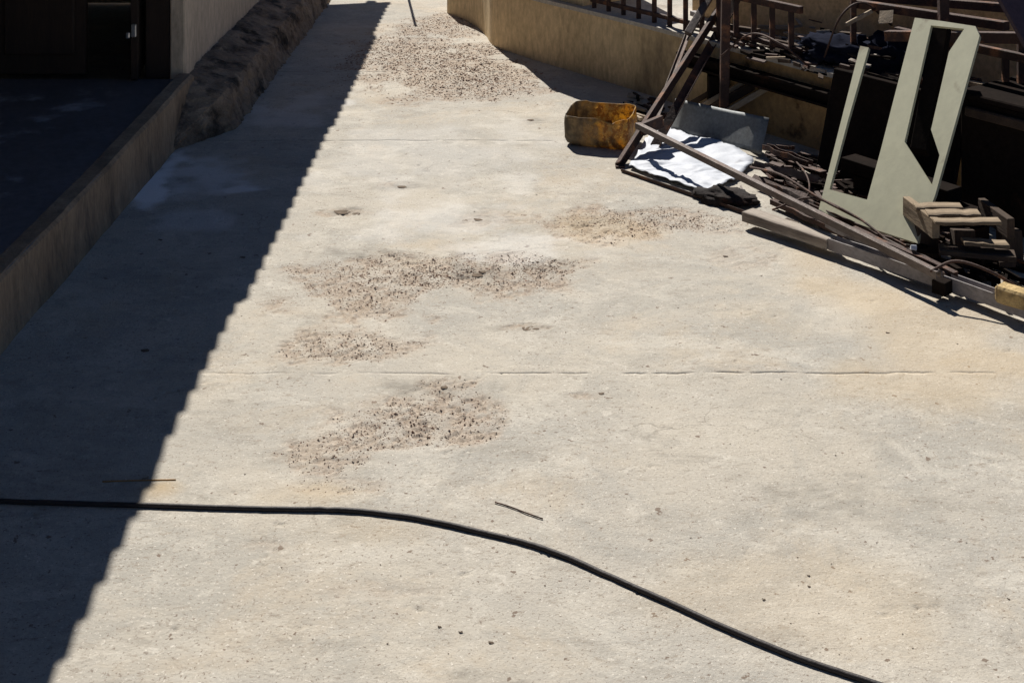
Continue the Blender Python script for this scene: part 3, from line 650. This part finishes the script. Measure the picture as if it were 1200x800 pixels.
for k, (s, z, ln) in enumerate(((.0, .0, .5), (.03, .045, .45), (-.02, .09, .42))):
    o = bar('dark_timber', Vector((1.10, 4.52, .022 + z)) + wd * s, Vector((1.10, 4.52, .022 + z)) + wd * (s + ln), .07, .042, M_DARK, seed=k)
    tag(o, ('lowest dark timber in the stack behind the left panel opening', 'middle dark timber in the stack behind the left panel opening', 'top dark timber in the stack behind the left panel opening')[k], 'timber', 'dark timbers stacked behind the panel')
tp = lump('tarpaulin_bundle', Vector((1.20, 5.12, WH)), (.16, .09, .055), M_TARP, .5, 2.2, 8); tp.rotation_euler.z = -.94
tag(tp, 'dark blue tarpaulin bundle on the ledge above the ochre wall', 'tarpaulin')
tp2 = lump('tarpaulin_bundle', Vector((1.345, 4.93, WH)), (.12, .08, .082), M_TARP, .5, 2.4, 21); tp2.rotation_euler.z = -.94
tag(tp2, 'dark blue tarpaulin bundle on the ledge behind the cream panel top', 'tarpaulin')
lb = obox('darkening_board', Vector((1.50, 4.53, 0)), .9, .16, WH + .002, WH + .03, M_DARK); tag(lb, 'near black board added flat on the ledge to darken its far right', 'board')  # added board, covers the sunlit ledge so that it reads dark
# offcuts and sticks on the ledge
LE = [(1.30, .05, .11, 'M_TIMBERD'), (1.38, .14, .16, 'M_TIMBER'), (1.50, .08, .20, 'M_TIMBERD'), (1.60, .17, .14, 'M_TIMBER'), (1.66, .07, .22, 'M_TIMBERD'), (1.74, .19, .12, 'M_TIMBER'), (1.80, .12, .18, 'M_RAIL'),
      (1.55, .23, .15, 'M_TIMBER'), (1.90, .06, .13, 'M_TIMBERD'), (2.42, .10, .25, 'M_TIMBERD'), (2.60, .16, .22, 'M_TIMBER'), (1.22, .16, .10, 'M_RAIL')]
r = random.Random(12)
for k, (s, i, ln, mm) in enumerate(LE):
    z = WH + .012 + (k % 3) * .012; a = wp(s, z, i + .04); b = wp(s + ln, z + r.uniform(0, .02), i + .04 + r.uniform(-.04, .03))
    o = bar('ledge_offcut', a, b, r.uniform(.014, .03), r.uniform(.012, .022), globals()[mm], seed=k)
    tag(o, ('pale' if mm == 'M_TIMBER' else 'grey' if mm == 'M_RAIL' else 'dark') + ' offcut on the ledge, ' + ('nearest the rusty post', 'second right of the rusty post', 'third right of the rusty post', 'by the third baluster right of the post', 'before the tarpaulin bundle, front', 'touching the tarpaulin bundle, rear', 'before the tarpaulin bundle, middle',
        'against the terrace wall', 'at the ledge front below the tarpaulin', 'behind the right side of the cream panel', 'at the far right behind the panel', 'left of the rusty post')[k], 'offcut', 'offcuts on the wall ledge')
for k, (a, b, w, lab) in enumerate(((PD(992, 29, 5.02), PD(1022, 13, 5.0), .014, 'pale stick jutting up from the tarpaulin beside the cream panel'), (PD(1000, 4, 5.1), PD(1180, 31, 4.55), .03, 'long dark rusty bar along the top of the frame above the cream panel'),
                                  (PD(985, -6, 5.2), PD(1210, 12, 4.6), .03, 'dark rusty bar at the very top behind the cream panel'), (PD(1040, 42, 4.78), PD(1215, 45, 4.30), .035, 'thick rusty bar crossing behind the cream panel top corner'))):
    o = bar('ledge_bar', a, b, w, w, M_TIMBER if k == 0 else M_RUST, prof='box'); tag(o, lab, 'bar')
o = mesh('pale_card', [PD(1029, 28, 4.93), PD(1046, 27, 4.88), PD(1047, 12, 4.90), PD(1031, 13, 4.95), PD(1029, 28, 4.94), PD(1046, 27, 4.89), PD(1047, 12, 4.91), PD(1031, 13, 4.96)], BOXF, M_TIMBER)
tag(o, 'small pale square board between the tarpaulin bundles', 'board')
o = bar('purple_board', PD(1180, -14, 4.25), PD(1262, 131, 4.05), .10, .018, M_PURPLE, roll=.3); tag(o, 'dull purple board edge at the upper right picture corner', 'board')
for px, dd, lab in ((1000, 5.06, 'thin dark upright bar rising out of the tarpaulin bundle'), (1196, 4.42, 'dark upright bar carrying the rails at the far right')):
    q = PD(px, 0, dd); o = bar('upright_bar', Vector((q.x, q.y, WH)), Vector((q.x, q.y, .60)), .02, .02, M_RUST); tag(o, lab, 'bar')
o = bar('upright_bar', Vector((1.44, 4.62, WH)), Vector((1.435, 4.64, .66)), .032, .032, M_RUST); tag(o, 'short dark upright bar above the cream panel top edge', 'bar')

# pallet of thin slats with blocks
pal = empty('wood_pallet', G(1095, 300), 'broken pallet of pale slats at the foot of the cream panel', 'pallet')
za = .158
for k, (pa, pb, w) in enumerate((((1072, 242), (1127, 242), .045), ((1086, 250), (1148, 250), .05), ((1094, 259), (1172, 259), .04))):
    bar('slat', G(*pa, za), G(*pb, za + .004), w, .009, M_PALLET, pal, wob=.002, seed=k)
bar('stringer', G(1062, 241, .130), G(1097, 268, .130), .022, .056, M_PALLET, pal)
bar('stringer', G(1150, 243, .130), G(1185, 268, .130), .022, .056, M_TIMBERD, pal)
bar('lower_slat', G(1128, 283, .105), G(1181, 286, .100), .045, .009, M_PALLET, pal, wob=.0015)
bar('lower_slat', G(1100, 292, .075), G(1190, 300, .075), .06, .014, M_TIMBERD, pal)
for px, py in ((1086, 302), (1130, 312), (1185, 312)):
    p = G(px, py); bar('block', p, p + Vector((0, .02, .10)), .06, .05, M_TIMBERD, pal)
wb = bar('pale_block', G(1070, 291, .055), G(1071, 290, .085), .016, .014, M_WHITE); tag(wb, 'tiny whitish block beside the pallet corner', 'block')
fm = bar('tan_block', G(1170, 341, .062), G(1250, 366, .062), .050, .044, M_FOAM, wob=.002, bev=.006); tag(fm, 'rough tan wooden block resting behind the right hand rail', 'block')
bed('dark_litter', [(1085, 330), (1210, 372), (1215, 300), (1100, 290)], 70, [M_DARK, M_TIMBERD, M_RUST, M_DARK], 'dark scrap pieces littered under the pallet and behind the right rail', 9, .04, .14, 0, .03)

# ------------------------------------------------------------------ small things on the yard
cable = [(-160, 583), (-60, 585), (0, 587), (80, 589), (150, 591.5), (230, 594), (310, 595.5), (400, 597.5), (460, 603), (520, 613), (600, 631.5), (660, 651), (720, 677), (800, 712), (880, 748), (950, 775), (1020, 798), (1100, 826), (1200, 862)]
cable_path = spline([G(x, y, .004) for x, y in cable], 10)
for p in cable_path: p.z = zat(p.x, p.y) * .7 + .0040 + .0008 * mnoise.noise((p.x * 9, 0, 0)); p.y += .003 * mnoise.noise((p.x * 5, 3, 0)) + .0012 * mnoise.noise((p.x * 17, 7, 0))
o = tube('power_cable', cable_path, .0049, M_BLACK, n=12)
tag(o, 'thick black cable snaking across the concrete in the foreground', 'cable')
o = tube('wire_piece', spline([G(580, 588, .001), G(598, 593.5, .001), G(615, 600, .001), G(636, 607.5, .001)], 6), .0014, M_RUST, n=6); tag(o, 'short dark wire lying on the concrete above the cable', 'wire')
o = tube('strand', spline([G(120, 564, .001), G(150, 563, .001), G(206, 562, .001)], 6), .0015, M_CRACK, n=6); tag(o, 'thin orange brown straw drawn for the rusty crack across the roof shadow edge', 'strand')  # strand added in place of a rust-stained crack
st = bar('stake', Vector((-.70, 8.37, -.02)), Vector((-.825, 8.25, 1.0)), .014, .014, M_TIMBERD); tag(st, 'thin stake beyond the yard whose shadow points at the camera', 'stake')

def chips(name, lst, dens, smin, smax, seed, label, dark=.5):
    r = np.random.RandomState(seed); V, F, C = [], [], []
    pal = [(.20, .11, .07), (.27, .15, .10), (.14, .085, .06), (.33, .20, .135), (.40, .29, .205), (.58, .51, .42), (.31, .17, .11), (.21, .125, .085)]
    for px, py, rx, ry, w in lst:
        c = G(px, py); wx = rx * c.y / FPX; wy = ry * c.y**2 / (FPX * CAM_H); n = max(6, int(dens * w * wx * wy * math.pi))
        a = r.rand(n) * 2 * math.pi; q = np.sqrt(r.rand(n)) * (1.08 + .25 * r.randn(n)); x = c.x + wx * q * np.cos(a); y = c.y + wy * q * np.sin(a)
        z, sp = relief(x, y); keep = ((sp > .15) & (fbm(x, y, 22, 77, 3) + .30 * r.rand(n) > .48)) | (r.rand(n) < .10)
        for X, Y, Z in zip(x[keep], y[keep], z[keep]):
            s = smin + (smax - smin) * r.rand()**2.6; t = r.rand() * 6.3; b = len(V); e = .45 + .5 * r.rand()
            for k in range(5):
                aa = t + k * 1.2566 + r.rand() * .6; rr = s * (.65 + .5 * r.rand()); V.append((X + rr*math.cos(aa), Y + e*rr*math.sin(aa), Z - .0008))
            V.append((X + s*.3*(r.rand() - .5), Y + s*.3*(r.rand() - .5), Z + s * (.18 + .34 * r.rand())))
            F += [(b + k, b + (k + 1) % 5, b + 5) for k in range(5)]; cl = pal[r.randint(len(pal))]; C += [(*cl, 1)] * 6
    me = bpy.data.meshes.new(name); me.from_pydata(V, [], F); at = me.color_attributes.new('chip_colour', 'FLOAT_COLOR', 'POINT')
    at.data.foreach_set('color', np.array(C, np.float32).ravel()); o = link(name, me, M_CHIP); tag(o, label, kind='stuff')
    return o
chips('loose_chips', SPALL[:4], 60000, .0008, .0038, 1, 'brown stone chips in the worn patch at the middle of the yard')
chips('loose_chips', SPALL[4:8], 62000, .0007, .0034, 2, 'brown stone chips in the worn patch nearer the cable')
chips('loose_chips', SPALL[8:11], 46000, .0009, .0040, 3, 'brown stone chips in the worn patch before the scrap heap')
chips('loose_chips', SPALL[11:16], 20000, .0015, .0068, 4, 'gravel and chips strewn at the far end of the path')
chips('loose_chips', [(640, 640, 520, 160, .05), (700, 380, 420, 120, .06), (620, 170, 220, 70, .10)], 9000, .0007, .0032, 5, 'fine grit scattered over the open concrete')

def leaf_scraps():
    r = np.random.RandomState(21); V, F = [], []
    L = [(618, 384, 20), (628, 385, 9), (400, 249, 22), (418, 251, 12), (470, 219, 14), (560, 257, 12), (545, 258, 8), (705, 461, 8), (560, 322, 16), (566, 319, 9), (622, 141, 11), (520, 454, 12), (575, 752, 8), (540, 741, 6),
         (515, 735, 6), (948, 674, 5), (948, 687, 5), (895, 702, 6), (1182, 702, 5), (500, 520, 6), (188, 281, 8), (170, 411, 14), (285, 302, 10), (1040, 390, 6), (300, 300, 6), (850, 300, 8)]
    L += [(r.uniform(250, 1150), r.uniform(150, 790), r.uniform(1.2, 3)) for _ in range(120)]
    for px, py, w in L:
        c = G(px, py); s = w / 2 * c.y / FPX; t = r.uniform(-.4, .4); b = len(V); z = zat(c.x, c.y)
        for k in range(7):
            a = k * .8976; rr = r.uniform(.6, 1.1); x = s * rr * math.cos(a); y = s * .7 * rr * math.sin(a)
            V.append((c.x + x*math.cos(t) - y*math.sin(t), c.y + x*math.sin(t) + y*math.cos(t), z + .0006 + min(.0022, s * .5) * r.rand() * (k % 2)))
        V.append((c.x, c.y, z + min(.0015, s * .3))); F += [(b + k, b + (k + 1) % 7, b + 7) for k in range(7)]
    o = mesh('leaf_scraps', V, F, M_LEAF); tag(o, 'dark dry leaf and bark scraps scattered on the concrete', kind='stuff')
leaf_scraps()
